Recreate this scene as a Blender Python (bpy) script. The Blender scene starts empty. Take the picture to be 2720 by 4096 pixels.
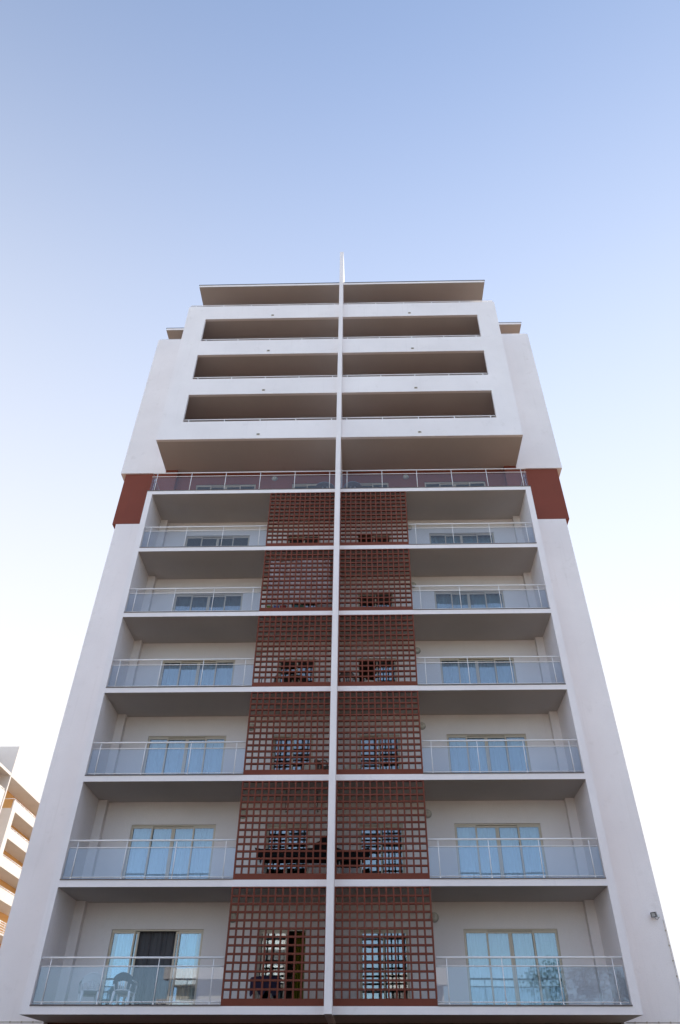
import bpy, math, random
from mathutils import Vector, Matrix
R = math.radians
rnd = random.Random(7)
sc = bpy.context.scene
col = sc.collection
PI = math.pi

# ------------------------------------------------------------------ materials
def new_mat(name):
    m = bpy.data.materials.new(name); m.use_nodes = True
    nt = m.node_tree; nt.nodes.clear()
    out = nt.nodes.new('ShaderNodeOutputMaterial')
    return m, nt, out

def N(nt, typ, **kw):
    n = nt.nodes.new(typ)
    for k, v in kw.items():
        if k.startswith('i_'):
            n.inputs[k[2:].replace('_', ' ')].default_value = v
        else:
            setattr(n, k, v)
    return n

def mixcol(nt, fac, a, b, mode='MIX'):
    n = nt.nodes.new('ShaderNodeMix'); n.data_type = 'RGBA'; n.blend_type = mode
    for sock, v in ((n.inputs[0], fac), (n.inputs[6], a), (n.inputs[7], b)):
        if hasattr(v, 'is_linked') or isinstance(v, bpy.types.NodeSocket):
            nt.links.new(v, sock)
        elif isinstance(v, (int, float)):
            sock.default_value = v
        else:
            sock.default_value = (*v, 1)
    return n.outputs[2]

def ramp(nt, src, p0, p1):
    n = nt.nodes.new('ShaderNodeMapRange'); n.clamp = True
    n.inputs['From Min'].default_value = p0; n.inputs['From Max'].default_value = p1
    nt.links.new(src, n.inputs['Value'])
    return n.outputs['Result']

def plaster(name, c, rough=0.85, var=0.05, dirt=(0.45, 0.40, 0.36), dirt_amt=0.22, bump=0.25, streak=True, gloss=0.3):
    """painted render: fine stucco grain, broad tone drift, sparse rain streaks and smudges"""
    m, nt, out = new_mat(name)
    L = nt.links.new
    tc = N(nt, 'ShaderNodeTexCoord')
    p = tc.outputs['Object']
    n1 = N(nt, 'ShaderNodeTexNoise', i_Scale=0.35, i_Detail=5.0, i_Roughness=0.6); L(p, n1.inputs['Vector'])
    n2 = N(nt, 'ShaderNodeTexNoise', i_Scale=38.0, i_Detail=3.0, i_Roughness=0.7); L(p, n2.inputs['Vector'])
    n3 = N(nt, 'ShaderNodeTexNoise', i_Scale=2.3, i_Detail=6.0, i_Roughness=0.65); L(p, n3.inputs['Vector'])
    dark = tuple(x * (1 - 2.2 * var) for x in c); lite = tuple(min(0.92, x * (1 + var)) for x in c)
    cc = mixcol(nt, ramp(nt, n1.outputs['Fac'], 0.3, 0.7), dark, lite)
    cc = mixcol(nt, ramp(nt, n2.outputs['Fac'], 0.35, 0.75), cc, tuple(x * 0.93 for x in c))
    dm = N(nt, 'ShaderNodeMath', operation='MULTIPLY'); dm.inputs[1].default_value = dirt_amt
    L(ramp(nt, n3.outputs['Fac'], 0.60, 0.80), dm.inputs[0])
    cc = mixcol(nt, dm.outputs[0], cc, dirt)
    if streak:
        mp = N(nt, 'ShaderNodeMapping'); mp.inputs['Scale'].default_value = (7.0, 7.0, 0.28); L(p, mp.inputs['Vector'])
        n4 = N(nt, 'ShaderNodeTexNoise', i_Scale=1.0, i_Detail=4.0, i_Roughness=0.6); L(mp.outputs[0], n4.inputs['Vector'])
        sm = N(nt, 'ShaderNodeMath', operation='MULTIPLY'); sm.inputs[1].default_value = dirt_amt * 0.55
        L(ramp(nt, n4.outputs['Fac'], 0.58, 0.78), sm.inputs[0])
        cc = mixcol(nt, sm.outputs[0], cc, dirt)
    b = N(nt, 'ShaderNodeBsdfPrincipled'); b.inputs['Roughness'].default_value = rough
    b.inputs['Specular IOR Level'].default_value = gloss
    L(cc, b.inputs['Base Color'])
    bp = N(nt, 'ShaderNodeBump'); bp.inputs['Strength'].default_value = bump; bp.inputs['Distance'].default_value = 0.01
    L(n2.outputs['Fac'], bp.inputs['Height']); L(bp.outputs[0], b.inputs['Normal'])
    L(b.outputs[0], out.inputs['Surface'])
    return m

def simple(name, c, rough=0.5, metal=0.0, var=0.08, scale=9.0, spec=0.5):
    m, nt, out = new_mat(name); L = nt.links.new
    tc = N(nt, 'ShaderNodeTexCoord')
    n1 = N(nt, 'ShaderNodeTexNoise', i_Scale=scale, i_Detail=4.0, i_Roughness=0.6); L(tc.outputs['Object'], n1.inputs['Vector'])
    cc = mixcol(nt, n1.outputs['Fac'], tuple(x * (1 - var) for x in c), tuple(min(1, x * (1 + var)) for x in c))
    b = N(nt, 'ShaderNodeBsdfPrincipled'); b.inputs['Roughness'].default_value = rough; b.inputs['Metallic'].default_value = metal
    b.inputs['Specular IOR Level'].default_value = spec
    L(cc, b.inputs['Base Color']); L(b.outputs[0], out.inputs['Surface'])
    return m

def glass(name, f0, tint, wave=0.0):
    """sheet glass: a Schlick mirror over a clear, slightly tinted body (thin enough not to bend what is behind)"""
    m, nt, out = new_mat(name); L = nt.links.new
    lw = N(nt, 'ShaderNodeLayerWeight'); lw.inputs['Blend'].default_value = 0.5
    pw = N(nt, 'ShaderNodeMath', operation='POWER'); pw.inputs[1].default_value = 5.0; L(lw.outputs['Facing'], pw.inputs[0])
    ma = N(nt, 'ShaderNodeMath', operation='MULTIPLY_ADD'); ma.inputs[1].default_value = 1 - f0; ma.inputs[2].default_value = f0
    L(pw.outputs[0], ma.inputs[0])
    t = N(nt, 'ShaderNodeBsdfTransparent'); t.inputs[0].default_value = (*tint, 1)
    g = N(nt, 'ShaderNodeBsdfGlossy'); g.inputs['Roughness'].default_value = 0.0; g.inputs[0].default_value = (0.93, 0.97, 1.0, 1)
    if wave:
        tc = N(nt, 'ShaderNodeTexCoord')
        nz = N(nt, 'ShaderNodeTexNoise', i_Scale=1.3, i_Detail=1.0); L(tc.outputs['Object'], nz.inputs['Vector'])
        bp = N(nt, 'ShaderNodeBump'); bp.inputs['Strength'].default_value = wave; bp.inputs['Distance'].default_value = 0.02
        L(nz.outputs['Fac'], bp.inputs['Height']); L(bp.outputs[0], g.inputs['Normal'])
    mx = N(nt, 'ShaderNodeMixShader'); L(ma.outputs[0], mx.inputs[0]); L(t.outputs[0], mx.inputs[1]); L(g.outputs[0], mx.inputs[2])
    L(mx.outputs[0], out.inputs['Surface'])
    return m

def cloth(name, c, trans=0.35, var=0.12, sx=30.0):
    m, nt, out = new_mat(name); L = nt.links.new
    tc = N(nt, 'ShaderNodeTexCoord'); mp = N(nt, 'ShaderNodeMapping'); mp.inputs['Scale'].default_value = (sx, 2.0, 0.6)
    L(tc.outputs['Object'], mp.inputs['Vector'])
    n1 = N(nt, 'ShaderNodeTexNoise', i_Scale=1.0, i_Detail=3.0); L(mp.outputs[0], n1.inputs['Vector'])
    cc = mixcol(nt, n1.outputs['Fac'], tuple(x * (1 - var) for x in c), tuple(min(1, x * (1 + var)) for x in c))
    d = N(nt, 'ShaderNodeBsdfDiffuse'); t = N(nt, 'ShaderNodeBsdfTranslucent'); L(cc, d.inputs[0]); L(cc, t.inputs[0])
    mx = N(nt, 'ShaderNodeMixShader'); mx.inputs[0].default_value = trans
    L(d.outputs[0], mx.inputs[1]); L(t.outputs[0], mx.inputs[2]); L(mx.outputs[0], out.inputs['Surface'])
    return m

M = {}
M['white'] = plaster('white_render', (0.885, 0.832, 0.825))
M['oldwhite'] = plaster('weathered_white_render', (0.66, 0.61, 0.57), dirt_amt=0.3)
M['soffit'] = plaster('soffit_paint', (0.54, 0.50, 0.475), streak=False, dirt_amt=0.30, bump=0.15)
M['backwall'] = plaster('balcony_wall_paint', (0.79, 0.745, 0.735), dirt_amt=0.12, bump=0.3)
M['red'] = plaster('terracotta_render', (0.225, 0.060, 0.039), var=0.09, dirt=(0.12, 0.06, 0.05), dirt_amt=0.35)
M['lattice'] = plaster('terracotta_lattice_paint', (0.175, 0.048, 0.029), var=0.13, dirt=(0.10, 0.05, 0.04), dirt_amt=0.3, bump=0.1, streak=False)
M['orange'] = plaster('ochre_render', (0.72, 0.40, 0.15), var=0.06)
M['tile'] = simple('brown_floor_tile', (0.12, 0.075, 0.052), 0.5, scale=6, var=0.2)
M['redtile'] = simple('terracotta_floor_tile', (0.36, 0.15, 0.09), 0.5, scale=6, var=0.2)
M['loggiatile'] = simple('dark_terracotta_tile', (0.20, 0.065, 0.036), 0.5, scale=6, var=0.2)
M['sill'] = simple('brown_stone_sill', (0.12, 0.098, 0.09), 0.6, scale=45, var=0.35)
M['metal'] = simple('white_lacquered_metal', (0.82, 0.81, 0.81), 0.3, spec=0.5, var=0.03)
M['greymetal'] = simple('brushed_grey_metal', (0.42, 0.43, 0.45), 0.4, metal=0.5)
M['flash'] = simple('dark_roof_flashing', (0.05, 0.05, 0.06), 0.5)
M['alu'] = simple('bronze_anodised_frame', (0.50, 0.43, 0.335), 0.42, metal=0.15, var=0.05)
M['gasket'] = simple('dark_gasket', (0.03, 0.03, 0.03), 0.6)
M['railglass'] = glass('balcony_glass', 0.043, (0.85, 0.89, 0.94), 0.015)
M['pane'] = glass('solar_window_glass', 0.12, (0.71, 0.83, 0.87), 0.05)
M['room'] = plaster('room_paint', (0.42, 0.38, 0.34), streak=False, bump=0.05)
M['curtain'] = cloth('pale_curtain', (0.68, 0.70, 0.70), var=0.06, sx=9.0)
M['greycurtain'] = cloth('grey_curtain', (0.30, 0.31, 0.32), 0.2)
M['drape'] = cloth('charcoal_drape', (0.115, 0.115, 0.125), 0.05, sx=60)
M['olive'] = cloth('olive_curtain', (0.13, 0.115, 0.012), 0.15)
M['lampglass'] = simple('opal_lamp_glass', (0.55, 0.53, 0.47), 0.25)
M['lampbase'] = simple('lamp_base_plastic', (0.36, 0.35, 0.32), 0.5)
M['plastic'] = simple('white_plastic', (0.76, 0.76, 0.75), 0.35, var=0.03)
M['creamplastic'] = simple('cream_plastic', (0.62, 0.58, 0.50), 0.4, var=0.04)
M['darkblue'] = simple('dark_blue_plastic', (0.03, 0.042, 0.06), 0.5)
M['brownplastic'] = simple('brown_plastic', (0.13, 0.10, 0.08), 0.5)
M['black'] = simple('black_cover', (0.010, 0.010, 0.012), 0.8, spec=0.2)
M['steel'] = simple('dark_steel', (0.02, 0.02, 0.022), 0.5)
M['tableglass'] = simple('smoked_table_top', (0.26, 0.26, 0.27), 0.2)
M['purple'] = cloth('purple_cloth', (0.055, 0.045, 0.085), 0.05)
M['lamphouse'] = simple('grey_lamp_housing', (0.10, 0.11, 0.12), 0.5)
M['floodglass'] = simple('floodlight_lens', (0.45, 0.46, 0.45), 0.2)
M['vent'] = simple('drain_grating', (0.42, 0.37, 0.29), 0.7)
M['ply'] = simple('bark', (0.09, 0.07, 0.05), 0.9, var=0.3)
M['ground'] = None
M['cream_far'] = plaster('cream_render', (0.82, 0.74, 0.62), var=0.06)
M['darkglass'] = simple('dark_window', (0.04, 0.05, 0.06), 0.1)
M['concretebase'] = plaster('dark_ground_floor_render', (0.20, 0.062, 0.045), var=0.1)

def patterned():
    m, nt, out = new_mat('patterned_cloth'); L = nt.links.new
    tc = N(nt, 'ShaderNodeTexCoord')
    v = N(nt, 'ShaderNodeTexVoronoi', i_Scale=7.0); L(tc.outputs['Object'], v.inputs['Vector'])
    n1 = N(nt, 'ShaderNodeTexNoise', i_Scale=11.0, i_Detail=3.0); L(tc.outputs['Object'], n1.inputs['Vector'])
    cc = mixcol(nt, ramp(nt, v.outputs['Distance'], 0.15, 0.45), (0.42, 0.30, 0.31), (0.80, 0.76, 0.78))
    cc = mixcol(nt, ramp(nt, n1.outputs['Fac'], 0.5, 0.75), cc, (0.45, 0.42, 0.42))
    d = N(nt, 'ShaderNodeBsdfDiffuse'); L(cc, d.inputs[0]); L(d.outputs[0], out.inputs['Surface'])
    return m
M['pattern'] = patterned()

def ground_mat():
    m, nt, out = new_mat('asphalt_and_dust'); L = nt.links.new
    tc = N(nt, 'ShaderNodeTexCoord')
    n1 = N(nt, 'ShaderNodeTexNoise', i_Scale=0.06, i_Detail=6.0); L(tc.outputs['Object'], n1.inputs['Vector'])
    n2 = N(nt, 'ShaderNodeTexNoise', i_Scale=25.0, i_Detail=4.0); L(tc.outputs['Object'], n2.inputs['Vector'])
    cc = mixcol(nt, ramp(nt, n1.outputs['Fac'], 0.35, 0.65), (0.13, 0.098, 0.07), (0.20, 0.145, 0.10))
    cc = mixcol(nt, n2.outputs['Fac'], cc, (0.15, 0.115, 0.085))
    b = N(nt, 'ShaderNodeBsdfPrincipled'); b.inputs['Roughness'].default_value = 0.95
    L(cc, b.inputs['Base Color']); L(b.outputs[0], out.inputs['Surface'])
    return m
M['ground'] = ground_mat()

def leaf_mat(name, c):
    m, nt, out = new_mat(name); L = nt.links.new
    gi = N(nt, 'ShaderNodeNewGeometry')
    cc = mixcol(nt, gi.outputs['Random Per Island'], tuple(x * 0.55 for x in c), tuple(x * 1.35 for x in c))
    d = N(nt, 'ShaderNodeBsdfDiffuse'); t = N(nt, 'ShaderNodeBsdfTranslucent'); L(cc, d.inputs[0]); L(cc, t.inputs[0])
    mx = N(nt, 'ShaderNodeMixShader'); mx.inputs[0].default_value = 0.25
    L(d.outputs[0], mx.inputs[1]); L(t.outputs[0], mx.inputs[2]); L(mx.outputs[0], out.inputs['Surface'])
    return m
M['leaf'] = leaf_mat('green_foliage', (0.07, 0.10, 0.04))

# ------------------------------------------------------------------ mesh helpers
class MB:
    def __init__(s): s.v = []; s.f = []; s.smooth = []
    def box(s, x0, x1, y0, y1, z0, z1):
        b = len(s.v)
        s.v += [(x0, y0, z0), (x1, y0, z0), (x1, y1, z0), (x0, y1, z0), (x0, y0, z1), (x1, y0, z1), (x1, y1, z1), (x0, y1, z1)]
        for q in ((0, 3, 2, 1), (4, 5, 6, 7), (0, 1, 5, 4), (1, 2, 6, 5), (2, 3, 7, 6), (3, 0, 4, 7)):
            s.f.append(tuple(b + i for i in q)); s.smooth.append(False)
        return s
    def tube(s, pts, r, n=10, caps=True):
        pts = [Vector(p) for p in pts]; rs = r if isinstance(r, (list, tuple)) else [r] * len(pts)
        b = len(s.v); ref = Vector((0.31, 0.17, 0.93)).normalized()
        for i, p in enumerate(pts):
            d = (pts[min(i + 1, len(pts) - 1)] - pts[max(i - 1, 0)]).normalized()
            a = d.cross(ref)
            if a.length < 0.05: a = d.cross(Vector((1, 0, 0)))
            a.normalize(); c = d.cross(a)
            for k in range(n):
                t = 2 * PI * k / n
                s.v.append(tuple(p + (a * math.cos(t) + c * math.sin(t)) * rs[i]))
        for i in range(len(pts) - 1):
            for k in range(n):
                s.f.append((b + i * n + k, b + i * n + (k + 1) % n, b + (i + 1) * n + (k + 1) % n, b + (i + 1) * n + k)); s.smooth.append(True)
        if caps:
            s.f.append(tuple(b + k for k in range(n))[::-1]); s.smooth.append(False)
            s.f.append(tuple(b + (len(pts) - 1) * n + k for k in range(n))); s.smooth.append(False)
        return s
    def lathe(s, prof, c, axis='z', n=20):
        b = len(s.v); m = len(prof)
        for i, (r, h) in enumerate(prof):
            for k in range(n):
                t = 2 * PI * k / n; x, y = r * math.cos(t), r * math.sin(t)
                p = (c[0] + x, c[1] + y, c[2] + h) if axis == 'z' else (c[0] + x, c[1] - h, c[2] + y)
                s.v.append(p)
        for i in range(m - 1):
            for k in range(n):
                s.f.append((b + i * n + k, b + i * n + (k + 1) % n, b + (i + 1) * n + (k + 1) % n, b + (i + 1) * n + k)); s.smooth.append(True)
        s.f.append(tuple(b + k for k in range(n))[::-1]); s.smooth.append(False)
        s.f.append(tuple(b + (m - 1) * n + k for k in range(n))); s.smooth.append(False)
        return s
    def grid(s, fn, nu, nv):
        b = len(s.v)
        for j in range(nv + 1):
            for i in range(nu + 1): s.v.append(tuple(fn(i / nu, j / nv)))
        for j in range(nv):
            for i in range(nu):
                a = b + j * (nu + 1) + i
                s.f.append((a, a + 1, a + nu + 2, a + nu + 1)); s.smooth.append(True)
        return s
    def prism(s, poly, axis, a0, a1):
        """poly: list of 2-D points; extruded along axis"""
        b = len(s.v); n = len(poly)
        def P(p, a): return {'x': (a, p[0], p[1]), 'y': (p[0], a, p[1]), 'z': (p[0], p[1], a)}[axis]
        for a in (a0, a1):
            for p in poly: s.v.append(P(p, a))
        s.f.append(tuple(b + i for i in range(n))); s.smooth.append(False)
        s.f.append(tuple(b + n + i for i in range(n))[::-1]); s.smooth.append(False)
        for i in range(n):
            s.f.append((b + i, b + n + i, b + n + (i + 1) % n, b + (i + 1) % n)); s.smooth.append(False)
        return s
    def build(s, name, mat, parent=None, fix=False):
        me = bpy.data.meshes.new(name); me.from_pydata(s.v, [], s.f); me.update()
        me.polygons.foreach_set('use_smooth', s.smooth)
        if fix:
            import bmesh
            bm = bmesh.new(); bm.from_mesh(me); bmesh.ops.recalc_face_normals(bm, faces=bm.faces); bm.to_mesh(me); bm.free()
        me.materials.append(M[mat] if isinstance(mat, str) else mat)
        o = bpy.data.objects.new(name, me); col.objects.link(o)
        if parent is not None: o.parent = parent
        return o

def B(name, mat, parent, *a): return MB().box(*a).build(name, mat, parent)

def tag(o, label=None, cat=None, group=None, kind=None):
    if label: o['label'] = label
    if cat: o['category'] = cat
    if group: o['group'] = group
    if kind: o['kind'] = kind
    return o

def empty(name, loc=(0, 0, 0), rz=0):
    o = bpy.data.objects.new(name, None); col.objects.link(o); o.location = loc; o.rotation_euler = (0, 0, rz)
    o.empty_display_size = 0.3
    return o

def kids(o): return [c for c in bpy.data.objects if c.parent is o]
def copy_tree(o, parent=None):
    c = o.copy(); col.objects.link(c)
    if parent is not None: c.parent = parent
    for ch in kids(o): copy_tree(ch, c)
    return c

# ------------------------------------------------------------------ measures
GZ = -3.70            # street level
HF = 3.0              # storey height
XI, XO = 8.01, 8.24   # inner and outer edge of the balcony frame
YW = 2.04             # balcony back wall
T = 0.18              # slab edge
LX = 2.89             # outer edge of the lattice

# ------------------------------------------------------------------ ground
g = MB()
g.v = [(-2500, -2500, GZ), (2500, -2500, GZ), (2500, 2500, GZ), (-2500, 2500, GZ)]; g.f = [(0, 1, 2, 3)]; g.smooth = [False]
tag(g.build('ground', 'ground'), 'dusty asphalt ground around the towers', kind='structure')

lw = MB(); lw.v = [(-16, -13, GZ + .004), (16, -13, GZ + .004), (16, 2.3, GZ + .004), (-16, 2.3, GZ + .004)]; lw.f = [(0, 1, 2, 3)]; lw.smooth = [False]
M['bouncecut'] = simple('bounce_cut_ground', (0.020, 0.019, 0.011), 0.95, var=0.5, scale=3)  # unseen ground added dark, to keep bounced light off the bay soffit
tag(lw.build('added_dark_ground', 'bouncecut'), 'unseen dark strip added before the tower to cut light bounced onto the soffit', kind='structure')

# ------------------------------------------------------------------ the tower
tower = empty('apartment_tower', (0, 0, GZ))
tag(tower, 'tall white apartment tower with terracotta lattice screens and a central fin', 'apartment tower')
tw = empty('tmp'); bpy.data.objects.remove(tw)
class Shift:  # children are modelled in world coordinates; the thing's Empty sits at street level
    pass
def under(o, parent=tower):
    o.parent = parent
    if parent is tower: o.matrix_parent_inverse = Matrix.Translation((0, 0, -GZ))
    return o
def TB(name, mat, *a): return under(MB().box(*a).build(name, mat))
def TM(mb, name, mat, fix=False): return under(mb.build(name, mat, None, fix))

YB = 14.0
# wings, red bands, upper wings
for s in (-1, 1):
    def X(a, b): return (min(s * a, s * b), max(s * a, s * b))
    x = X(XO, 10.08); TB('wing_wall', 'white', x[0], x[1], 1.97, YB, GZ, 17.93)
    x = X(XO, 10.25); TB('red_band', 'red', x[0], x[1], 1.97, YB, 17.93, 20.92)
    x = X(8.30, 10.48)
    up = MB().box(x[0], x[1], 1.90, YB, 20.92, 30.0)
    up.box(x[0], x[1], 1.90, 2.05, 30.0, 31.10)
    xs = X(10.33, 10.48); up.box(xs[0], xs[1], 2.05, YB, 30.0, 31.10)
    TM(up, 'wing_storeys', 'white')
    # set-back roof over the wing terrace
    x = X(8.36, 9.9); TB('penthouse_wall', 'red', x[0], x[1], 4.6, YB, 30.0, 33.0)
    x = X(8.12, 10.53)
    rf = TB('wing_roof', 'soffit', x[0], x[1], 2.66, YB, 33.0, 33.16)
    x2 = X(8.12, 10.56)
    B('flashing', 'flash', rf, x2[0], x2[1], 2.63, YB, 33.16, 33.19)
    B('roof_edge', 'white', rf, x[0], x[1], 2.645, 2.658, 33.002, 33.158)
    x = X(8.36, 10.325); B('floor_tiles', 'redtile', rf, x[0], x[1], 2.055, 4.59, 30.002, 30.02)
    # terrace rail on the wing parapet
    rl = MB(); x = X(8.36, 10.40)
    rl.tube([(s * 8.36, 2.02, 31.27), (s * 10.40, 2.02, 31.27), (s * 10.40, 6.0, 31.27)], 0.028, 8)
    rail = TM(rl, 'terrace_rail', 'metal')
    for px in (8.75, 9.55, 10.38):
        MB().tube([(s * px, 2.02, 31.09), (s * px, 2.02, 31.26)], 0.02, 8).build('post', 'metal', rail)

# bay frame
for s in (-1, 1):
    x0, x1 = sorted((s * XI, s * XO))
    TB('bay_wall', 'white', x0, x1, 0.0, YW, T, 18.0)
    # pilasters behind
    a0, a1 = sorted((s * 7.72, s * XI))
    for f in range(6):
        TB('pilaster', 'backwall', a0, a1, 1.80, YW, HF * f + T, HF * f + HF)
    a0, a1 = sorted((s * 7.74, s * 8.30))
    TB('pilaster', 'red', a0, a1, 1.80, YW, 18.0 + T, 21.0)
# slabs
for f in range(7):
    z = HF * f
    xe = XO if f in (0, 6) else XI
    m = MB().box(-xe, xe, 0, YW, z, z + T)
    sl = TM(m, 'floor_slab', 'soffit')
    if f < 6: B('floor_tiles', 'tile', sl, -XI + .003, XI - .003, .141, YW - .003, z + T + .001, z + T + .016)
    else: B('floor_tiles', 'redtile', sl, -XO, XO, .141, 1.798, z + T + .001, z + T + .016)
    # painted front edge, a hair proud
    B('slab_edge', 'white', sl, -xe, xe, -0.004, -0.0015, z, z + T)
    if f < 6:
        for s in (-1, 1):
            x0, x1 = sorted((s * LX, s * (XI - 0.004)))
            B('sill', 'sill', sl, x0, x1, -0.022, 0.14, z + T + 0.001, z + T + 0.03)
    else:
        B('sill', 'sill', sl, -XO - 0.02, XO + 0.02, -0.022, 0.14, z + T + 0.001, z + T + 0.032)
# ground floor, set back
TB('ground_floor_wall', 'concretebase', -XO, XO, 2.3, 2.5, GZ, 0.0)
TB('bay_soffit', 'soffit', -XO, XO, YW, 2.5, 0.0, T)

# ---- doors
DOORS = [(-6.80, -3.97, 4), (-2.26, -0.82, 2), (0.81, 2.27, 2), (3.96, 6.80, 4)]
def wall_with_holes(name, mat, x0, x1, y0, y1, z0, z1, holes, zt):
    m = MB(); cur = x0
    for a, b in holes:
        m.box(cur, a, y0, y1, z0, z1); m.box(a, b, y0, y1, zt, z1); cur = b
    m.box(cur, x1, y0, y1, z0, z1)
    return TM(m, name, mat)

def door(x0, x1, zb, zt, n, openp=(), slide=None):
    """sliding door > sash, pane, frame pieces. openp: panels slid behind their neighbour"""
    fr = MB(); y0, y1 = 2.085, 2.185
    fr.box(x0, x0 + .029, y0, y1, zb, zt); fr.box(x1 - .029, x1, y0, y1, zb, zt)
    fr.box(x0 + .029, x1 - .029, y0, y1, zt - .04, zt); fr.box(x0 + .029, x1 - .029, y0, y1, zb, zb + .04)
    d = TM(fr, 'sliding_door', 'alu')
    if n == 4: P = [(.03, .735, 1, .04, .05), (.685, 1.41, 0, .05, .055), (1.414, 2.13, 0, .055, .05), (2.08, 2.81, 1, .05, .04)]
    else: P = [(.03, .745, 0, .04, .05), (.695, 1.43, 1, .05, .04)]
    for i, (a, b, out, k0, k1) in enumerate(P):
        q = (x1 - x0) / (2.84 if n == 4 else 1.46)
        a, b = x0 + a * q, x0 + b * q
        if i in openp:
            sh = .56 * (-1 if i == 1 else 1)
            a += sh; b += sh
        ya = 2.093 if out else 2.140; yb = ya + 0.038
        z0, z1 = zb + .042, zt - .042
        sa = MB()
        sa.box(a, a + k0, ya, yb, z0, z1); sa.box(b - k1, b, ya, yb, z0, z1)
        sa.box(a + k0, b - k1, ya, yb, z1 - .06, z1); sa.box(a + k0, b - k1, ya, yb, z0, z0 + .07)
        sa.build('sash', 'alu', d)
        B('pane', 'pane', d, a + k0, b - k1, ya + .014, ya + .022, z0 + .07, z1 - .06)
        B('gasket', 'gasket', d, a + k0 + .0015, a + k0 + .010, ya + .004, ya + .013, z0 + .071, z1 - .061)
    return d

OPEN = {(0, 0): (1, 2), (0, 1): (1,), (3, 2): (0,), (5, 2): (0,)}
for f in range(7):
    z = HF * f + T
    mat = 'backwall' if f < 6 else 'red'
    xe = XO if f < 6 else 8.30
    wall_with_holes('balcony_wall', mat, -xe, xe, YW, 2.24, z, HF * f + HF, [(a, b) for a, b, n in DOORS], HF * f + 2.28)
    for k, (a, b, n) in enumerate(DOORS):
        dd = door(a, b, z, HF * f + 2.28, n, OPEN.get((f, k), ()))
        if (f, k) in OPEN: dd['label'] = 'sliding door standing open'
# rooms behind
for f in range(7):
    z0 = HF * f
    rm = MB().box(-XO, XO, 2.242, 7.0, z0, z0 + T)
    for xp in (-3.4, -0.1, 3.2):
        rm.box(xp, xp + .2, 2.242, 6.9, z0 + T, z0 + HF)
    rm.box(-XO, XO, 6.9, 7.0, z0 + T, z0 + HF)
    TM(rm, 'room_shell', 'room')
TB('core', 'white', -XO, XO, 7.0, YB, GZ, 33.0)

# ---- upper block with loggias
YF = -0.29
XB, XH = 8.32, 7.28
for k in range(4):
    z = 21.0 + 3 * k
    pb = TB('parapet_band', 'white', -XB, XB, YF, YF + .15, z, z + 1.14)
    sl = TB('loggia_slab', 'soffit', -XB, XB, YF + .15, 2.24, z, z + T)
    B('floor_tiles', 'loggiatile', sl, -8.11, 8.11, YF + .152, YW - .003, z + T + .001, z + T + .016)
    for s in (-1, 1):
        x0, x1 = sorted((s * XH, s * XB))
        if k < 3:
            TB('loggia_pier', 'white', x0, x1, YF, YF + .15, z + 1.14, z + 3.0)
            w0, w1 = sorted((s * 8.12, s * XB))
            TB('loggia_partition', 'white', w0, w1, YF + .15, YW, z + T, z + 3.0)
        else:
            w0, w1 = sorted((s * 8.17, s * XB)); TB('loggia_partition', 'white', w0, w1, YF + .15, YW, z + T, z + 1.14)
        # rail on the parapet
        e0, e1 = sorted((s * 0.10, s * (XH if k < 3 else 8.25)))
        zr = z + 1.14 + .20
        pts = [(e0, YF + .09, zr), (e1, YF + .09, zr)]
        if k == 3: pts = [(s * 0.10, YF + .09, zr), (s * 8.25, YF + .09, zr), (s * 8.25, 2.0, zr)]
        rail = TM(MB().tube(pts, 0.030, 8), 'parapet_rail', 'metal')
        ps = (0.36, 2.02, 3.69, 5.36, 7.03) if k < 3 else (0.36, 1.89, 3.41, 4.94, 6.46, 7.98)
        for px in ps:
            MB().tube([(s * px, YF + .09, z + 1.135), (s * px, YF + .09, zr)], 0.022, 8).build('post', 'metal', rail)
        # drain outlet
        dr = MB(); cx = s * 3.68; zc = z + .26
        dr.box(cx - .075, cx + .075, YF - .012, YF - .001, zc - .055, zc + .055)
        dd = TM(dr, 'drain_outlet', 'vent')
        MB().box(cx - .03, cx + .03, YF - .018, YF - .0125, zc - .03, zc + .03).build('grating', 'sill', dd)
    if k < 3:
        TB('loggia_wall', 'red', -8.12, 8.12, YW, 2.24, z + T, z + 3.0)
    else:
        TB('loggia_wall', 'red', -7.5, 7.5, 2.3, 2.5, z + T, 33.0)
for s in (-1, 1):
    x0, x1 = sorted((s * 8.12, s * 8.30)); TB('loggia_partition', 'white', x0, x1, 2.24, 7.0, 21.0 + T, 30.0)
TB('core', 'white', -8.11, 8.11, 2.6, 6.98, 21.0 + T, 29.99)
rf = TB('main_roof', 'soffit', -8.03, 8.03, YF, YB, 33.0, 33.16)
B('roof_edge', 'white', rf, -8.03, 8.03, YF - .005, YF - .002, 33.0, 33.158)
B('flashing', 'flash', rf, -8.06, 8.06, YF - .03, YB + .03, 33.16, 33.19)
# small white box in the upper loggia corner
TB('meter_box', 'white', -7.25, -6.80, 0.1, 0.4, 28.2, 28.36 + .25)

# ---- central fin
FY = -0.50
fin = MB().prism([(FY, -0.03), (YW, -0.03), (YW, 33.0), (3.0, 33.2), (3.0, 34.6), (FY, 36.05)], 'x', -0.105, 0.105)
# (foot is hollowed where it meets the bay by stopping at the slab edge)
TM(fin, 'central_fin', 'white', fix=True)

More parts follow.
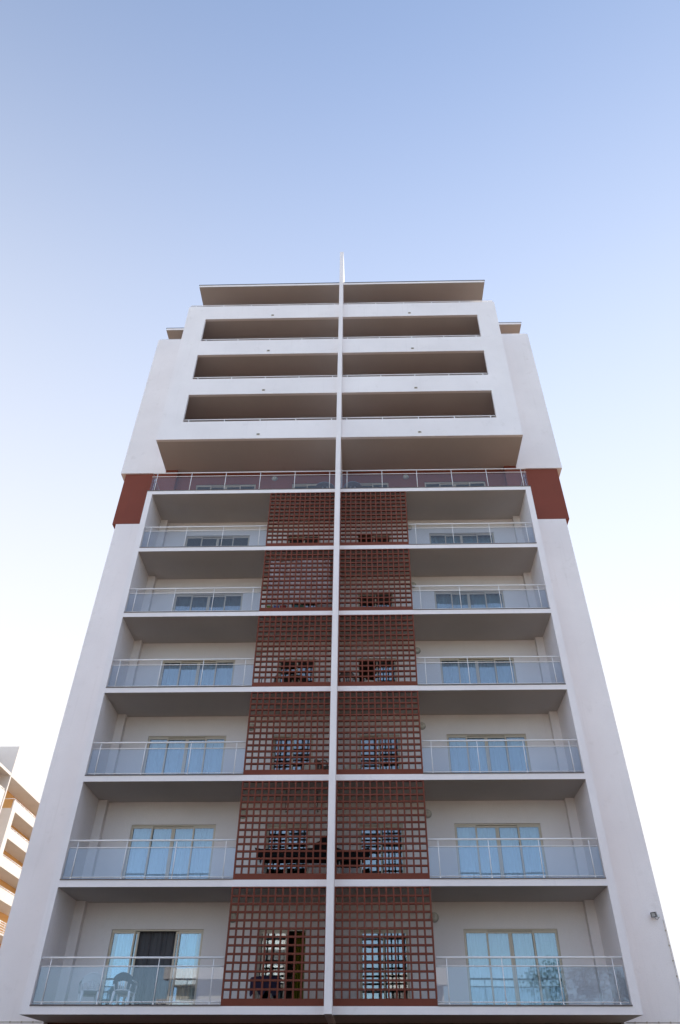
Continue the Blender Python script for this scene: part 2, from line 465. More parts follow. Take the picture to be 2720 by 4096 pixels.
# ---- railings with glass
POSTS = (3.21, 4.72, 6.23, 7.73)
def railing(f, s):
    z = HF * f
    m = MB(); a, b = s * (LX + .02), s * (XI - .005)
    m.tube([(a, .08, z + 1.275), (b, .08, z + 1.275)], .026, 12)
    r = TM(m, 'railing', 'metal')
    MB().tube([(a, .08, z + 1.075), (b - s * .04, .08, z + 1.075)], .015, 10).build('cross_rail', 'metal', r)
    MB().tube([(a, .08, z + .275), (b - s * .05, .08, z + .275)], .012, 10).build('cross_rail', 'metal', r)
    for px in POSTS:
        q = MB().tube([(s * px, .08, z + T + .03), (s * px, .08, z + 1.26)], .012, 10)
        q.tube([(s * px, .08, z + T + .03), (s * px, .08, z + T + .09)], [.034, .012], 12)
        q.build('post', 'metal', r)
    x0, x1 = sorted((a, b - s * .02))
    B('glass_panel', 'railglass', r, x0, x1, .100, .110, z + .235, z + 1.065)
for f in range(6):
    for s in (-1, 1): railing(f, s)
TP = (0.38, 1.91, 3.43, 4.95, 6.47, 7.99)
for s in (-1, 1):
    z = 18.0; xe = s * 8.20
    r = TM(MB().tube([(s * .11, .08, z + 1.275), (xe, .08, z + 1.275), (xe, 1.9, z + 1.275)], .026, 12), 'terrace_railing', 'metal')
    MB().tube([(s * .11, .08, z + 1.075), (xe, .08, z + 1.075), (xe, 1.9, z + 1.075)], .015, 10).build('cross_rail', 'metal', r)
    MB().tube([(s * .11, .08, z + .275), (xe, .08, z + .275), (xe, 1.9, z + .275)], .012, 10).build('cross_rail', 'metal', r)
    for px, py in [(s * p, .08) for p in TP] + [(xe, .45), (xe, 1.6)]:
        MB().tube([(px, py, z + T + .03), (px, py, z + 1.26)], .014, 10).build('post', 'metal', r)
    x0, x1 = sorted((s * .12, xe)); B('glass_panel', 'railglass', r, x0, x1, .100, .110, z + .24, z + 1.065)
    x0, x1 = sorted((s * 8.17, s * 8.18)); B('glass_panel', 'railglass', r, x0, x1, .13, 1.9, z + .24, z + 1.065)

# ---- lattice screens
def lattice(f, s):
    z = HF * f; m = MB()
    x0 = .108; x1 = LX; n = 13; px = (x1 - x0 - .04) / n
    zt = z + HF - .001; zb = z + T + .002
    board = z + .345
    pz = (zt - .032 - board) / 13
    D0, D1 = .004, .090
    def bx(a, b, z0, z1, ya=D0, yb=D1):
        q = sorted((s * a, s * b)); m.box(q[0], q[1], ya, yb, z0, z1)
    bx(x0, x1, zb, board, D0 + .002, D1 - .004)
    # uprights run through; cross bars sit between them
    for i in range(n + 1):
        c = x0 + .02 + i * px; jit = rnd.uniform(-.0015, .0015)
        bx(c - .024 + jit, c + .024 + jit, board, zt)
    for j in range(1, 14):
        h = .048 if j < 13 else .034
        zc = board + j * pz
        for i in range(n):
            c0 = x0 + .02 + i * px + .024 + .002; c1 = c0 + px - .048 - .004
            bx(c0, c1, zc - h / 2 if j < 13 else zt - .032, zc + h / 2 if j < 13 else zt, D0 + .003, D1 - .003)
    return TM(m, 'lattice_screen', 'lattice')
for f in range(6):
    for s in (-1, 1): lattice(f, s)

# ------------------------------------------------------------------ neighbour tower (same design, lower, facing right)
nb = empty('loggia_block', (-43.0, 67.8, GZ), R(90))
tag(nb, 'sunlit white apartment block with ochre loggias far beyond the left edge of the tower', 'apartment block')
DZ = -3.6 - GZ
def NB(name, mat, x0, x1, y0, y1, z0, z1, parent=None):
    return MB().box(x0, x1, y0, y1, z0 + DZ, z1 + DZ).build(name, mat, parent or nb)
for bx0, bx1 in ((-17.8, -1.2), (2.05, 18.7)):
    for k in range(4):
        z = 21.0 + 3 * k
        NB('parapet_band', 'oldwhite', bx0, bx1, YF, YF + .15, z, z + 1.14)
        NB('loggia_slab', 'oldwhite', bx0, bx1, YF + .15, 2.24, z, z + T)
        if k < 3:
            NB('loggia_pier', 'oldwhite', bx0, bx0 + 1.04, YF, YF + .15, z + 1.14, z + 3)
            NB('loggia_pier', 'oldwhite', bx1 - 1.04, bx1, YF, YF + .15, z + 1.14, z + 3)
            NB('loggia_partition', 'oldwhite', bx0, bx0 + .2, YF + .15, YW, z + T, z + 3)
            NB('loggia_partition', 'oldwhite', bx1 - .2, bx1, YF + .15, YW, z + T, z + 3)
            NB('loggia_wall', 'orange', bx0 + .2, bx1 - .2, YW, 2.24, z + T, z + 3)
        m = MB(); zr = z + 1.14 + .16 + DZ
        e0, e1 = (bx0 + 1.0, bx1 - 1.0) if k < 3 else (bx0 + .1, bx1 - .1)
        m.tube([(e0, YF + .08, zr), (e1, YF + .08, zr)], .035, 6)
        if k == 3: m.tube([(e0, YF + .08, zr), (e0, 2.0, zr)], .035, 6); m.tube([(e1, YF + .08, zr), (e1, 2.0, zr)], .035, 6)
        rail = m.build('parapet_rail', 'metal', nb)
        xp = e0 + .3
        while xp < e1:
            MB().tube([(xp, YF + .08, z + 1.13 + DZ), (xp, YF + .08, zr)], .03, 6).build('post', 'metal', rail); xp += 0.98 if k < 3 else 1.5
    NB('penthouse_wall', 'orange', bx0 + .8, bx1 - .8, 2.1, 2.4, 30 + T, 33.0)
    # lower terrace and bay
    NB('floor_slab', 'oldwhite', bx0, bx1, 0, 2.2, 18.0, 18.18)
    NB('terrace_wall', 'orange', bx0, bx1, 2.2, 2.4, 18.18, 21.0)
    m = MB()
    for h in (.35, .6, .85, 1.08, 1.3): m.tube([(bx0, .08, 18 + h + DZ), (bx1, .08, 18 + h + DZ)], .03, 6)
    rail = m.build('bar_railing', 'metal', nb); xp = bx0 + .4
    while xp < bx1:
        MB().tube([(xp, .08, 18.18 + DZ), (xp, .08, 19.3 + DZ)], .025, 6).build('post', 'metal', rail); xp += 1.5
    for f in range(6):
        NB('floor_slab', 'oldwhite', bx0, bx1, 0, 2.2, HF * f, HF * f + T)
        NB('balcony_wall', 'orange', bx0, bx1, 2.2, 2.4, HF * f + T, HF * f + HF)
        NB('balcony_front', 'oldwhite', bx0, bx1, 0.0, 0.12, HF * f + T, HF * f + 1.1)
    for q in (bx0, bx1 - .23): NB('bay_wall', 'oldwhite', q, q + .23, .12, 2.2, T, 18.0)
nr = NB('main_roof', 'oldwhite', -18.2, 19.1, YF + .0, 12, 33.0, 33.32)
NB('central_fin', 'oldwhite', -0.98, -0.72, -0.29 - .02, 3.2, -3, 36.6)
NB('stair_tower', 'oldwhite', -6.0, -1.0, 3.2, 9.0, 33.32, 36.3)
NB('recess_wall', 'oldwhite', -1.2, 2.05, 2.24, 2.4, GZ + 3.6, 33.0)
NB('core', 'oldwhite', -17.8, 18.7, 2.42, 14, GZ + 3.6, 32.99)

# ------------------------------------------------------------------ things on the balconies
FLOOR = ['lowest', 'second lowest', 'third', 'fourth', 'fifth', 'top screened']
SIDE = {-1: 'left', 1: 'right'}
# curtains
def curtain(x0, x1, z0, z1, mat, label, waves, amp=.035, y=2.33, gap=None, name='curtain'):
    m = MB()
    ph = rnd.uniform(0, 6); w = x1 - x0; f2 = rnd.uniform(.35, .6)
    segs = [(x0, x1)] if gap is None else [(x0, gap[0]), (gap[1], x1)]
    for a, b in segs:
        def fn(u, v, a=a, b=b):
            x = a + (b - a) * u
            t = (x - x0) / w * waves * 2 * PI + ph
            am = amp * (.55 + .45 * math.sin(t * f2 + 1)) * (.75 + .25 * v)
            return (x + .012 * math.sin(t * 2.3), y + am * math.sin(t + .35 * math.sin(t * .7)) + am * .16 * math.sin(2.7 * t), z1 + (z0 - z1) * v)
        m.grid(fn, max(24, int((b - a) * 60)), 6)
    o = m.build(name, mat)
    return tag(o, label, 'curtain', 'curtains behind the sliding doors')
for f in range(7):
    z = HF * f
    fl = FLOOR[f] + ' floor' if f < 6 else 'red terrace floor'
    if f == 0:
        curtain(-6.05, -4.55, z + .2, z + 2.26, 'drape', 'charcoal drape across the open middle of the lowest left sliding door', 9, .04, 2.30)
        curtain(-6.75, -6.07, z + .2, z + 2.26, 'curtain', 'pale curtain at the left side of the charcoal drape', 7, .02, 2.36)
        curtain(-4.53, -4.02, z + .2, z + 2.26, 'curtain', 'pale curtain at the right side of the charcoal drape', 6, .02, 2.36)
        curtain(4.0, 6.76, z + .2, z + 2.26, 'curtain', 'pale curtain behind the lowest right sliding door', 13, .07)
        curtain(-1.16, -0.86, z + .2, z + 2.24, 'olive', 'olive green curtain in the open door behind the lowest left lattice', 4, .03)
        continue
    if f < 5:
        gm = 'greycurtain' if f == 4 else 'curtain'
        curtain(-6.76, -4.01, z + .2, z + 2.26, gm, f'{"grey" if f == 4 else "pale"} curtain behind the wide sliding door of the {fl}, left of the lattices', 12 + f % 3, .065)
        curtain(4.0, 6.76, z + .2, z + 2.26, 'curtain', f'pale curtain behind the wide sliding door of the {fl}, right of the lattices', 13 + f % 2, .065)
    elif f == 5:
        curtain(4.0, 6.76, z + .2, z + 2.26, 'curtain', f'pale curtain behind the wide sliding door of the {fl}, right of the lattices', 12, .04)

# wall lamps
def make_lamp():
    e = empty('wall_lamp')
    MB().lathe([(.135, 0), (.14, .015), (.135, .035), (.118, .045)], (0, 0, 0), 'y', 24).build('lamp_base', 'lampbase', e)
    MB().lathe([(.116, .046), (.112, .07), (.095, .098), (.06, .118), (.02, .125)], (0, 0, 0), 'y', 24).build('lamp_glass', 'lampglass', e)
    c = MB()
    for k in range(3):
        t = PI * k / 3
        c.tube([(math.cos(t) * .12 * u, -(.05 + .08 * (1 - u * u)), math.sin(t) * .12 * u) for u in (-1, -.6, -.2, .2, .6, 1)], .005, 5)
    c.build('guard', 'lampbase', e)
    return e
lamp0 = make_lamp(); first = True
for f in range(7):
    for s in (-1, 1):
        o = lamp0 if first else copy_tree(lamp0); first = False
        o.location = (s * 3.10, YW, HF * f + 2.58)
        where = f'on the {FLOOR[f]} balcony wall' if f < 6 else 'on the red terrace wall'
        tag(o, f'round bulkhead lamp {where}, {SIDE[s]} of the fin', 'wall lamp', 'bulkhead lamps on the balcony walls')

# plastic chairs
def make_chair(mat, topmat=None):
    e = empty('plastic_chair')
    st = MB()
    st.grid(lambda u, v: (-.22 + .44 * u, -.22 + .44 * v, .43 - .02 * math.sin(u * PI) * math.sin(v * PI)), 8, 8)
    st.grid(lambda u, v: (.22 - .44 * u, -.22 + .44 * v, .405 - .02 * math.sin(u * PI) * math.sin(v * PI)), 8, 8)
    st.box(-.235, .235, -.245, -.215, .345, .435); st.box(-.235, -.215, -.215, .22, .39, .435); st.box(.215, .235, -.215, .22, .39, .435)
    st.build('seat', mat, e)
    # backrest: curved slats between a lower band and an arched top band
    bk = MB()
    def bp(x, z): return (x, .215 + .10 * (z - .43) / .4 - .55 * x * x * (.3 + .7 * (z - .43) / .4), z)
    for i in range(5):
        x = -.10 + i * .05
        bk.tube([bp(x, .43), bp(x * 1.15, .55), bp(x * 1.3, .68)], [.017, .018, .019], 8)
    bk.tube([bp(-.20, .45), bp(-.1, .455), bp(0, .46), bp(.1, .455), bp(.2, .45)], .018, 6)
    for sx in (-1, 1): bk.tube([bp(sx * .21, .43), bp(sx * .235, .55), bp(sx * .255, .66)], .02, 8)
    bk.build('backrest', mat, e)
    tp = MB()
    def arch(u, off):
        x = -.285 + .57 * u; zt = .68 + .16 * math.sin(PI * u) ** .6; zb = .57 + .09 * math.sin(PI * u)
        return x, zt, zb
    for off in (0, .022):
        tp.grid(lambda u, v, off=off: (lambda a: (bp(a[0], a[1] * (1 - v) + a[2] * v)[0], bp(a[0], a[1] * (1 - v) + a[2] * v)[1] + off, a[1] * (1 - v) + a[2] * v))(arch(u, off)), 16, 3)
    n = 16
    tp.tube([(lambda a: (a[0], bp(a[0], a[1])[1] + .011, a[1]))(arch(i / n, 0)) for i in range(n + 1)], .016, 8)
    if topmat:
        for sx in (-1, 1):
            tp.grid(lambda u, v, sx=sx: (lambda x, z: (bp(x, z)[0], bp(x, z)[1] + .012, z))(sx * (.14 + .10 * u), .46 + .2 * v), 4, 6)
    tp.build('top_rail', topmat or mat, e)
    for sx in (-1, 1):
        ar = MB()
        ar.tube([(sx * .27, .27, .68), (sx * .285, .1, .665), (sx * .285, -.1, .655), (sx * .275, -.2, .63), (sx * .262, -.235, .56), (sx * .25, -.235, .42)], [.018, .024, .026, .024, .02, .02], 8)
        ar.build('armrest', mat, e)
    for sx in (-1, 1):
        for sy in (-1, 1):
            MB().tube([(sx * .215, sy * .215, .42), (sx * .25, sy * .26 + (.02 if sy > 0 else 0), 0)], [.042, .03], 8).build('leg', mat, e)
    return e
CH = 'plastic chairs on the balconies'
ca = make_chair('plastic', 'darkblue'); ca.location = (-5.85, 1.15, T); ca.rotation_euler.z = R(178)
tag(ca, 'white plastic chair with a dark blue upper back, before the charcoal drape', 'chair', CH)
cb = make_chair('plastic'); cb.location = (-6.84, 1.15, T); cb.rotation_euler.z = R(205)
tag(cb, 'all white plastic armchair on the lowest left balcony, nearer the side wall', 'chair', CH)
cc = make_chair('brownplastic')
cl = make_chair('creamplastic')
def put(src, used, x, y, z, rz, label):
    o = src if not used else copy_tree(src)
    o.location = (x, y, z); o.rotation_euler.z = R(rz); tag(o, label, 'chair', CH)
put(cl, False, -.80, 1.15, 6 + T, 10, 'cream plastic chair behind the left lattice of the third floor, next to a dark chair')
put(cl, True, .60, 1.15, 6 + T, -5, 'cream plastic chair behind the right lattice of the third floor')
put(cc, False, -.30, .85, 6 + T, 60, 'dark brown plastic chair behind the left lattice of the third floor, beside the fin')
put(cl, True, -.55, .9, 9 + T, 95, 'cream plastic chair behind the left lattice of the fourth floor, between table and fin')
put(cc, True, -2.45, .9, 9 + T, -85, 'dark brown plastic chair at the far left of the round table on the fourth floor')
put(cc, True, .42, .9, 9 + T, 175, 'dark brown plastic chair behind the right lattice of the fourth floor, beside the fin')
put(cl, True, 1.30, 1.0, 9 + T, 10, 'cream plastic chair behind the right lattice of the fourth floor, by the open door')
put(cl, True, .55, 1.1, 15 + T, 0, 'cream plastic chair behind the right lattice of the top screened floor')

# tables
def round_table(x, y, z, r, h, topmat, legmat, label, cloth_on=False):
    e = empty('round_table', (x, y, z))
    MB().lathe([(r * .96, h - .035), (r, h - .025), (r, h - .005), (r * .97, h)], (0, 0, 0), 'z', 32).build('table_top', topmat, e)
    if cloth_on:
        pass
    for k in range(4):
        t = PI / 4 + k * PI / 2
        MB().tube([(math.cos(t) * r * .3, math.sin(t) * r * .3, h - .04), (math.cos(t) * r * .8, math.sin(t) * r * .8, 0)], [.028, .02], 8).build('leg', legmat, e)
    return tag(e, label, 'table', 'round tables on the balconies')
round_table(-1.83, 1.0, T, .46, .72, 'brownplastic', 'plastic', 'round dark table behind the lowest left lattice')
round_table(-1.45, 1.0, 9 + T, .46, .72, 'brownplastic', 'creamplastic', 'round brown table behind the left lattice of the fourth floor')
for s in (-1, 1):
    round_table(s * .62, .76, 18 + T, .42, .72, 'tableglass', 'plastic', f'round smoked glass table on the red terrace, {SIDE[s]} of the fin')
# cloth on the lowest table
m = MB()
def cfn(u, v):
    t = -2.6 + 2.2 * u; r = .2 + .28 * min(1, v * 1.6)
    drop = max(0, v - .6) * (.95 + .18 * math.sin(u * 19))
    rr = r + .02 * math.sin(u * 23) * max(0, v - .6)
    return (-1.83 + rr * math.cos(t), 1.0 + rr * math.sin(t), T + .727 - drop)
m.grid(cfn, 40, 12)
tag(m.build('tablecloth', 'purple'), 'purple cloth hanging over the front of the lowest round table', 'tablecloth')
# potted plant on it
pt = empty('potted_plant', (-1.72, 1.12, T + .722))
MB().lathe([(.05, 0), (.07, .1), (.075, .11), (.06, .112)], (0, 0, 0), 'z', 16).build('pot', 'brownplastic', pt)
lf = MB()
for i in range(46):
    a = rnd.uniform(0, 2 * PI); h = rnd.uniform(.13, .30); r = rnd.uniform(.01, .11); L_ = .05
    c = Vector((math.cos(a) * r, math.sin(a) * r, h)); d = Vector((math.cos(a + rnd.uniform(-1, 1)), math.sin(a), rnd.uniform(-.3, .8))).normalized() * L_
    sd = d.cross(Vector((0, 0, 1))).normalized() * .014
    b = len(lf.v); lf.v += [tuple(c), tuple(c + d * .5 + sd), tuple(c + d), tuple(c + d * .5 - sd)]; lf.f.append((b, b + 1, b + 2, b + 3)); lf.smooth.append(False)
for k in range(5): lf.tube([(0, 0, .1), (rnd.uniform(-.08, .08), rnd.uniform(-.08, .08), .27)], .004, 4)
lf.build('foliage', 'leaf', pt)
tag(pt, 'small leafy pot plant on the lowest round table', 'plant')

# covered tables on the second floor
def covered(x0, x1, y0, y1, z, prof, label, rail_x):
    e = empty('covered_table', ((x0 + x1) / 2, (y0 + y1) / 2, z))
    cx, cy = (x0 + x1) / 2, (y0 + y1) / 2
    poly = [(px - cx, pz - z) for px, pz in prof]
    MB().prism(poly, 'y', y0 - cy, y1 - cy).build('cover', 'black', e, True)
    for lx in rail_x:
        for ly in (y0 + .08, y1 - .08):
            MB().tube([(lx - cx, ly - cy, 0), (lx - cx, ly - cy, prof[0][1] - z + .05)], .022, 8).build('leg', 'plastic', e)
    return tag(e, label, 'covered table', 'covered tables behind the lattice')
z = 3 + T
covered(-2.36, -.16, .55, 1.35, z, [(-2.30, 3.93), (-.16, 3.93), (-.16, 4.44), (-.24, 4.53), (-.33, 4.52), (-.41, 4.36), (-.50, 4.33), (-.62, 4.17), (-1.3, 4.15), (-2.2, 4.15), (-2.40, 4.19)], 'long table under a black cover humped towards the fin, behind left lattice', (-2.25, -2.15))
covered(.13, 1.15, .55, 1.35, z, [(.13, 3.80), (.80, 3.80), (.98, 3.99), (1.15, 4.13), (1.13, 4.18), (.95, 4.14), (.62, 4.06), (.35, 4.11), (.13, 4.18)], 'table under a black cover with a drooping corner, behind right lattice', (.22, .88))
# drying rack hanging from the second-floor ceiling
dr = empty('drying_rack', (-1.05, .9, 6.0))
for sx in (-.51, .51):
    MB().tube([(sx, 0, 0), (sx, 0, -.22), (sx + .02, -.05, -.30), (sx + .01, .03, -.42), (sx, 0, -.55), (sx + .03, -.03, -.70), (sx + .05, 0, -.66)], .017, 8).build('hanger', 'steel', dr)
b_ = MB()
for k in range(5): b_.tube([(-.5, -.2 + .1 * k, -.66), (.5, -.2 + .1 * k, -.66)], .008, 6)
for sx in (-.5, .5): b_.tube([(sx, -.22, -.66), (sx, .22, -.66)], .011, 6)
b_.build('rods', 'plastic', dr)
tag(dr, 'white rod drying rack hung on two black hangers behind left lattice', 'drying rack')
# patterned cloth on the fifth floor, left lattice
m = MB()
m.grid(lambda u, v: (-2.66 + 2.38 * u, .20 + .03 * math.sin(u * 40) + .02 * math.sin(u * 13 + v * 3), 14.62 - 2.0 * v - .05 * math.sin(u * 6)), 60, 10)
tag(m.build('patterned_screen', 'pattern'), 'pink and white patterned cloth hung behind the left lattice of the fifth floor', 'privacy screen')
sh = empty('balcony_shelf', (-1.9, .32, 12 + T))
MB().box(-.78, .78, -.12, .12, .22, .245).build('board', 'brownplastic', sh)
for sx in (-.7, .7): MB().box(sx - .02, sx + .02, -.1, .1, 0, .22).build('support', 'steel', sh)
tag(sh, 'low brown shelf with toys behind the left lattice of the fifth floor', 'shelf')
cols = [('green', (.16, .26, .03)), ('blue', (.06, .12, .42)), ('red', (.40, .05, .05)), ('white', (.7, .7, .7)), ('teal', (.04, .20, .20)), ('dark green', (.03, .12, .05))]
for i, (nm, c) in enumerate(cols):
    mt = simple('toy_' + nm.replace(' ', '_'), c, .5)
    e = empty('toy_box', (-2.55 + i * .25, .32, 12 + T + .246))
    MB().box(-.10, .10, -.08, .08, 0, .13).build('box_body', mt, e)
    MB().box(-.108, .108, -.088, .088, .131, .155).build('lid', mt, e)
    tag(e, f'{nm} toy box on the low shelf behind the fifth floor lattice', 'toy box', 'toy boxes on the shelf')

# floodlight on the right wing
fl = empty('floodlight', (9.76, 1.97, 2.61)); fl.scale = (.72, .72, .72)
Rz = Matrix.Rotation(R(-38), 4, 'Z') @ Matrix.Rotation(R(12), 4, 'X')
def xf(mb, mt, off):
    mb.v = [tuple(mt @ Vector(v) + Vector(off)) for v in mb.v]; return mb
xf(MB().prism([(-.10, -.10), (.10, -.10), (.085, .09), (.03, .10), (-.03, .10), (-.085, .09)], 'z', -.09, .09), Rz, (0, -.20, 0)).build('housing', 'lamphouse', fl, True)
xf(MB().box(-.078, .078, -.108, -.101, -.07, .07), Rz, (0, -.20, 0)).build('lens', 'floodglass', fl)
m = MB().box(-.105, -.085, -.13, -.103, -.092, .092).box(.085, .105, -.13, -.103, -.092, .092).box(-.085, .085, -.13, -.103, .074, .092).box(-.085, .085, -.13, -.103, -.092, -.074)
xf(m, Rz, (0, -.20, 0)).build('rim', 'steel', fl)
MB().tube([(.0, -.10, -.02), (.06, -.04, -.02), (.07, 0, -.02)], .014, 8).build('bracket', 'lamphouse', fl)
MB().tube([(.03, -.12, -.08), (.06, -.06, -.13), (.12, -.02, -.16), (.18, -.015, -.13), (.215, -.01, -.07), (.27, -.008, -.06)], .007, 6).build('flex', 'steel', fl)
MB().box(.185, .285, -.035, 0, -.06, .04).build('junction_box', 'plastic', fl)
tag(fl, 'grey floodlight with looped cable on the right wing wall near its outer edge', 'floodlight')
# cables along the wings
for s, lab in ((1, 'thin white cable clipped along the right wing and up its outer edge'), (-1, 'thin white cable clipped along the left wing under the bay')):
    m = MB()
    pts = [(s * 8.3, 1.957, .0), (s * 10.03, 1.957, .0)] + ([(10.03, 1.957, 2.5)] if s > 0 else [])
    m.tube(pts, .008, 6)
    o = tag(m.build('wall_cable', 'vent'), lab, 'cable', 'cables on the wing walls')
    for i in range(5):
        MB().box(s * (8.55 + i * .33) - .018, s * (8.55 + i * .33) + .018, 1.945, 1.969, -.018, .018).build('clip', 'vent', o)
    if s > 0:
        for i in range(6): MB().box(10.012, 10.048, 1.945, 1.969, .3 + i * .38, .336 + i * .38).build('clip', 'vent', o)

# ------------------------------------------------------------------ across the street (seen in the glass or not at all)
def opposite(name, x, y, w, d, steps, label, mat='cream_far'):
    """steps: left edge of every storey, so that the block climbs in terraces"""
    e = empty(name, (x, y, GZ)); nf = len(steps)
    for k, x0 in enumerate(steps):
        z = 3 * k
        MB().box(x0, w, -d, 0, z, z + 3).build('storey', mat if k % 2 else 'white', e)
        MB().box(x0 - .3, w + .3, 0.02, 1.3, z + 2.8, z + 3).build('balcony_slab', 'white', e)
        MB().box(x0 - .3, w + .3, 1.2, 1.3, z + 3.001, z + 4.25).build('parapet', 'white', e)
        xx = x0 + 2.2
        while xx < w - 2:
            MB().box(xx, xx + .8, .002, .04, z + .1, z + 2.2).build('window', 'darkglass', e); xx += 3.1
    t = 3 * nf; xs = steps[-1]
    MB().box(xs + .6, xs + 1.4, -2, -1.2, t, t + 1.6).build('chimney', 'white', e)
    MB().box(xs + 3.2, xs + 4.0, -2, -1.2, t, t + 1.3).build('chimney', 'white', e)
    return tag(e, label, 'apartment block')
opposite('stepped_block', -19.6, -62, 17, 10, [0, .3, .6, 1.0, 3.4, 6.5], 'cream stepped apartment block mirrored in the lowest left balcony glass')
opposite('white_house', -1.5, -66, 10, 8, [0, 0, .6, 4.8], 'low white house mirrored at the foot of the lowest right railing', 'white')
# slab blocks along the side streets, out of the picture: the left one in the sun, the right one added to block sky light
def street_block(loc, rz, label, nz):
    e = empty('unseen_slab_block', loc, rz)
    for k in range(nz):
        MB().box(-24, 24, 0, 12, 3 * k, 3 * k + 3).build('storey', 'white', e)
        MB().box(-24, 24, -1.2, -.003, 3 * k + 2.8, 3 * k + 2.98).build('balcony_slab', 'white', e)
        MB().box(-24, 24, -1.2, -1.1, 3 * k + 2.981, 3 * k + 3.9).build('parapet', 'white', e)
        for i in range(12): MB().box(-22.5 + i * 4, -20.7 + i * 4, -.03, -.002, 3 * k + .4, 3 * k + 2.4).build('window', 'darkglass', e)
    tag(e, label, 'apartment block')
street_block((-44, -34, GZ), R(90), 'long white sunlit block across the side street, left of the picture', 8)
street_block((44, -34, GZ), R(-90), 'long unseen white block added right of the picture to cut sky light', 9)  # added out of view to shut off sky light from the right
def tree(x, y, h, r, seed, label):
    q = random.Random(seed); e = empty('street_tree', (x, y, GZ))
    tr = MB().tube([(0, 0, 0), (.1, .05, h * .25), (-.05, .1, h * .45), (.05, 0, h * .7)], [.28, .2, .15, .06], 8)
    for k in range(9):
        a = k * 2.4 + q.uniform(-.4, .4); zb = h * q.uniform(.25, .6); l = r * q.uniform(.5, .9)
        tr.tube([(0, .05, zb), (math.cos(a) * l * .5, math.sin(a) * l * .5, zb + l * .4), (math.cos(a) * l, math.sin(a) * l, zb + l * .7)], [.09, .06, .02], 6)
    tr.build('trunk', 'ply', e)
    cr = MB(); cl_ = []
    for k in range(64):
        a = q.uniform(0, 2 * PI); u = q.random() ** .5; zc = q.uniform(.3, 1.0)
        rr = r * u * math.sqrt(max(.05, 1 - (2 * (zc - .6)) ** 2))
        cl_.append((rr * math.cos(a), rr * math.sin(a), h * zc, r * q.uniform(.16, .32)))
    for cx, cy, cz, cr_ in cl_:
        for i in range(190):
            d = Vector((q.gauss(0, 1), q.gauss(0, 1), q.gauss(0, .8))).normalized() * cr_ * q.random() ** .4
            c = Vector((cx, cy, cz)) + d
            n1 = Vector((q.gauss(0, 1), q.gauss(0, 1), q.gauss(0, 1))).normalized(); n2 = n1.cross(Vector((q.gauss(0, 1), .3, .5))).normalized()
            s1_, s2_ = q.uniform(.08, .15), q.uniform(.04, .08)
            b = len(cr.v); cr.v += [tuple(c - n1 * s1_), tuple(c + n2 * s2_), tuple(c + n1 * s1_), tuple(c - n2 * s2_)]
            cr.f.append((b, b + 1, b + 2, b + 3)); cr.smooth.append(False)
    cr.build('crown', 'leaf', e)
    return tag(e, label, 'tree', 'street trees across the road')
tree(19.0, -54, 12.2, 4.6, 3, 'tall leafy tree mirrored in the lowest right balcony glass')
tree(25.5, -57, 11.0, 3.6, 4, 'smaller leafy tree beside the tall one, mirrored at the far right')
tree(12.2, -60, 7.6, 3.2, 5, 'low bushy tree mirrored low in the lowest right sliding door')

tree(34.0, -30, 14.5, 5.4, 6, 'unseen broad tree added on the right to dim light on the facade')  # this tree and the next are added out of view to darken the right
tree(31.0, -42, 13.0, 5.0, 8, 'unseen tall tree added next to the broad one to dim light from the right')
# ------------------------------------------------------------------ sky, sun
EL, AZ = 40.0, 24.0      # sun height; bearing from +Y towards +X
w = bpy.data.worlds.new('World'); sc.world = w; w.use_nodes = True
nt = w.node_tree; nt.nodes.clear(); L = nt.links.new
sky = nt.nodes.new('ShaderNodeTexSky'); sky.sky_type = 'NISHITA'; sky.sun_disc = False
sky.sun_elevation = R(EL); sky.sun_rotation = R(AZ); sky.altitude = 20
sky.air_density = 1.0; sky.dust_density = 0.0; sky.ozone_density = 1.0
# bright summer haze over the half of the sky on the far side of the tower, thickest at the horizon
tc = N(nt, 'ShaderNodeTexCoord'); sx = N(nt, 'ShaderNodeSeparateXYZ'); L(tc.outputs['Generated'], sx.inputs[0])
el = N(nt, 'ShaderNodeMapRange'); el.inputs['From Min'].default_value = 1.0; el.inputs['From Max'].default_value = 0.36; L(sx.outputs['Z'], el.inputs['Value'])
tilt = N(nt, 'ShaderNodeMath', operation='MULTIPLY_ADD'); tilt.inputs[1].default_value = 0.0; L(sx.outputs['X'], tilt.inputs[0]); L(sx.outputs['Y'], tilt.inputs[2])
az = N(nt, 'ShaderNodeMapRange'); az.interpolation_type = 'SMOOTHSTEP'
az.inputs['From Min'].default_value = -0.25; az.inputs['From Max'].default_value = 0.55; L(tilt.outputs[0], az.inputs['Value'])
hf = N(nt, 'ShaderNodeMath', operation='MULTIPLY'); L(el.outputs['Result'], hf.inputs[0]); L(az.outputs['Result'], hf.inputs[1])
nf = N(nt, 'ShaderNodeMapRange'); nf.interpolation_type = 'SMOOTHSTEP'   # sky behind the camera: hand-tinted, dim low, warmed and boosted high to light facade
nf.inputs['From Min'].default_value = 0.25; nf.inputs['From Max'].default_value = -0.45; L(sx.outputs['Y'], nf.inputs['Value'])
skn = mixcol(nt, nf.outputs['Result'], mixcol(nt, 1.0, sky.outputs[0], (0.91, 0.78, 0.705), 'MULTIPLY'), mixcol(nt, 1.0, sky.outputs[0], mixcol(nt, ramp(nt, sx.outputs['Z'], 0.05, 0.65), (0.58, 0.66, 0.75), (2.25, 1.60, 1.22)), 'MULTIPLY'))
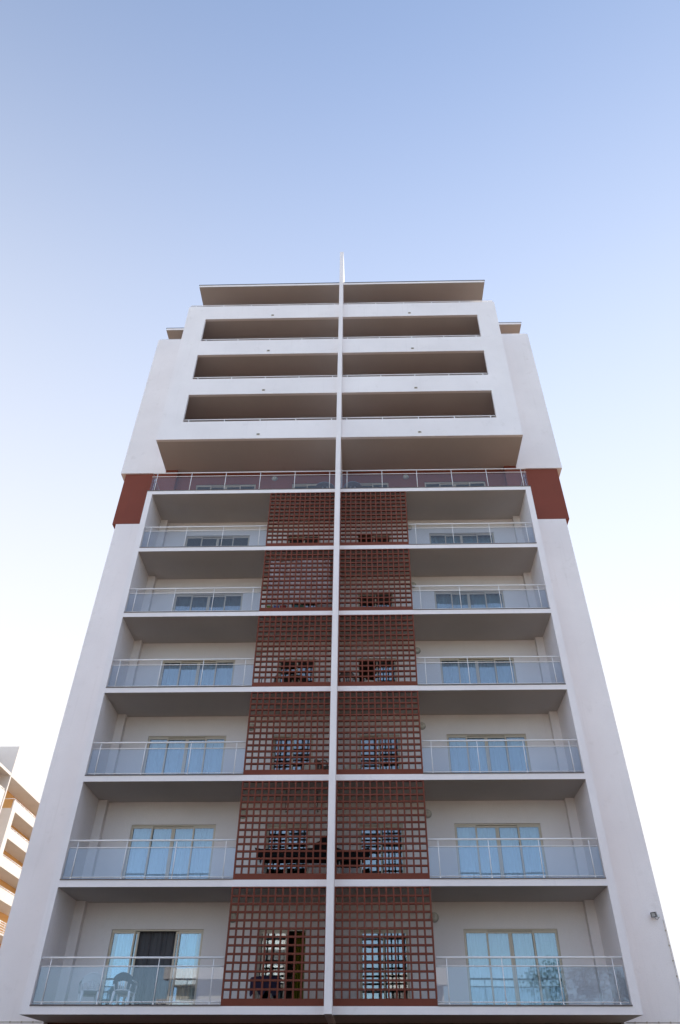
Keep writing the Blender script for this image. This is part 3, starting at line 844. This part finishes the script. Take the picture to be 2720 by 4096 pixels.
hz = mixcol(nt, hf.outputs[0], skn, (3.05, 3.03, 3.08))
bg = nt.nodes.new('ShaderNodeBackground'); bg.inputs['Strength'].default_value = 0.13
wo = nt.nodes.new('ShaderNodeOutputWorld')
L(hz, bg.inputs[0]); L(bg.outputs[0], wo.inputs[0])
sd = bpy.data.lights.new('sun', 'SUN'); sd.energy = 4.0; sd.angle = R(0.53); sd.color = (1.0, 0.93, 0.82)
so = bpy.data.objects.new('sun', sd); col.objects.link(so)
dirv = Vector((math.sin(R(AZ)) * math.cos(R(EL)), math.cos(R(AZ)) * math.cos(R(EL)), math.sin(R(EL))))
so.rotation_euler = dirv.to_track_quat('Z', 'Y').to_euler(); so.location = (30, 30, 60)

# ------------------------------------------------------------------ camera
CAMP = {'f': 1678.501, 'cx': 807.284, 'cy': 1082.947, 'R': (0.9997433, 0.0225052, 0.0026024), 'U': (0.01307, -0.6667712, 0.7451479), 'F': (-0.0185049, 0.7449226, 0.6668942), 'C': (1.10889, -23.86886, -2.09279)}
f_, cx_, cy_ = CAMP['f'], CAMP['cx'], CAMP['cy']
cam = bpy.data.cameras.new('camera'); co = bpy.data.objects.new('camera', cam); col.objects.link(co)
Rr, Uu, Ff = (Vector(CAMP[k]) for k in ('R', 'U', 'F'))
mt = Matrix((Rr, Uu, -Ff)).transposed().to_4x4(); mt.translation = Vector(CAMP['C'])
co.matrix_world = mt
cam.sensor_fit = 'VERTICAL'; cam.sensor_height = 36.0; cam.sensor_width = 24.0
cam.lens = f_ / 2361.0 * 36.0
cam.shift_y = (cy_ - 1180.5) / 2361.0
cam.shift_x = -(cx_ - 784.0) / 2361.0
cam.clip_start = 0.1; cam.clip_end = 6000
sc.camera = co

vs = sc.view_settings; vs.view_transform = 'Standard'; vs.look = 'None'; vs.gamma = 1.0; vs.use_curve_mapping = False
vs.exposure = 1.43
sc.cycles.transparent_max_bounces = 24; sc.cycles.max_bounces = 10; sc.cycles.diffuse_bounces = 6; sc.cycles.glossy_bounces = 5
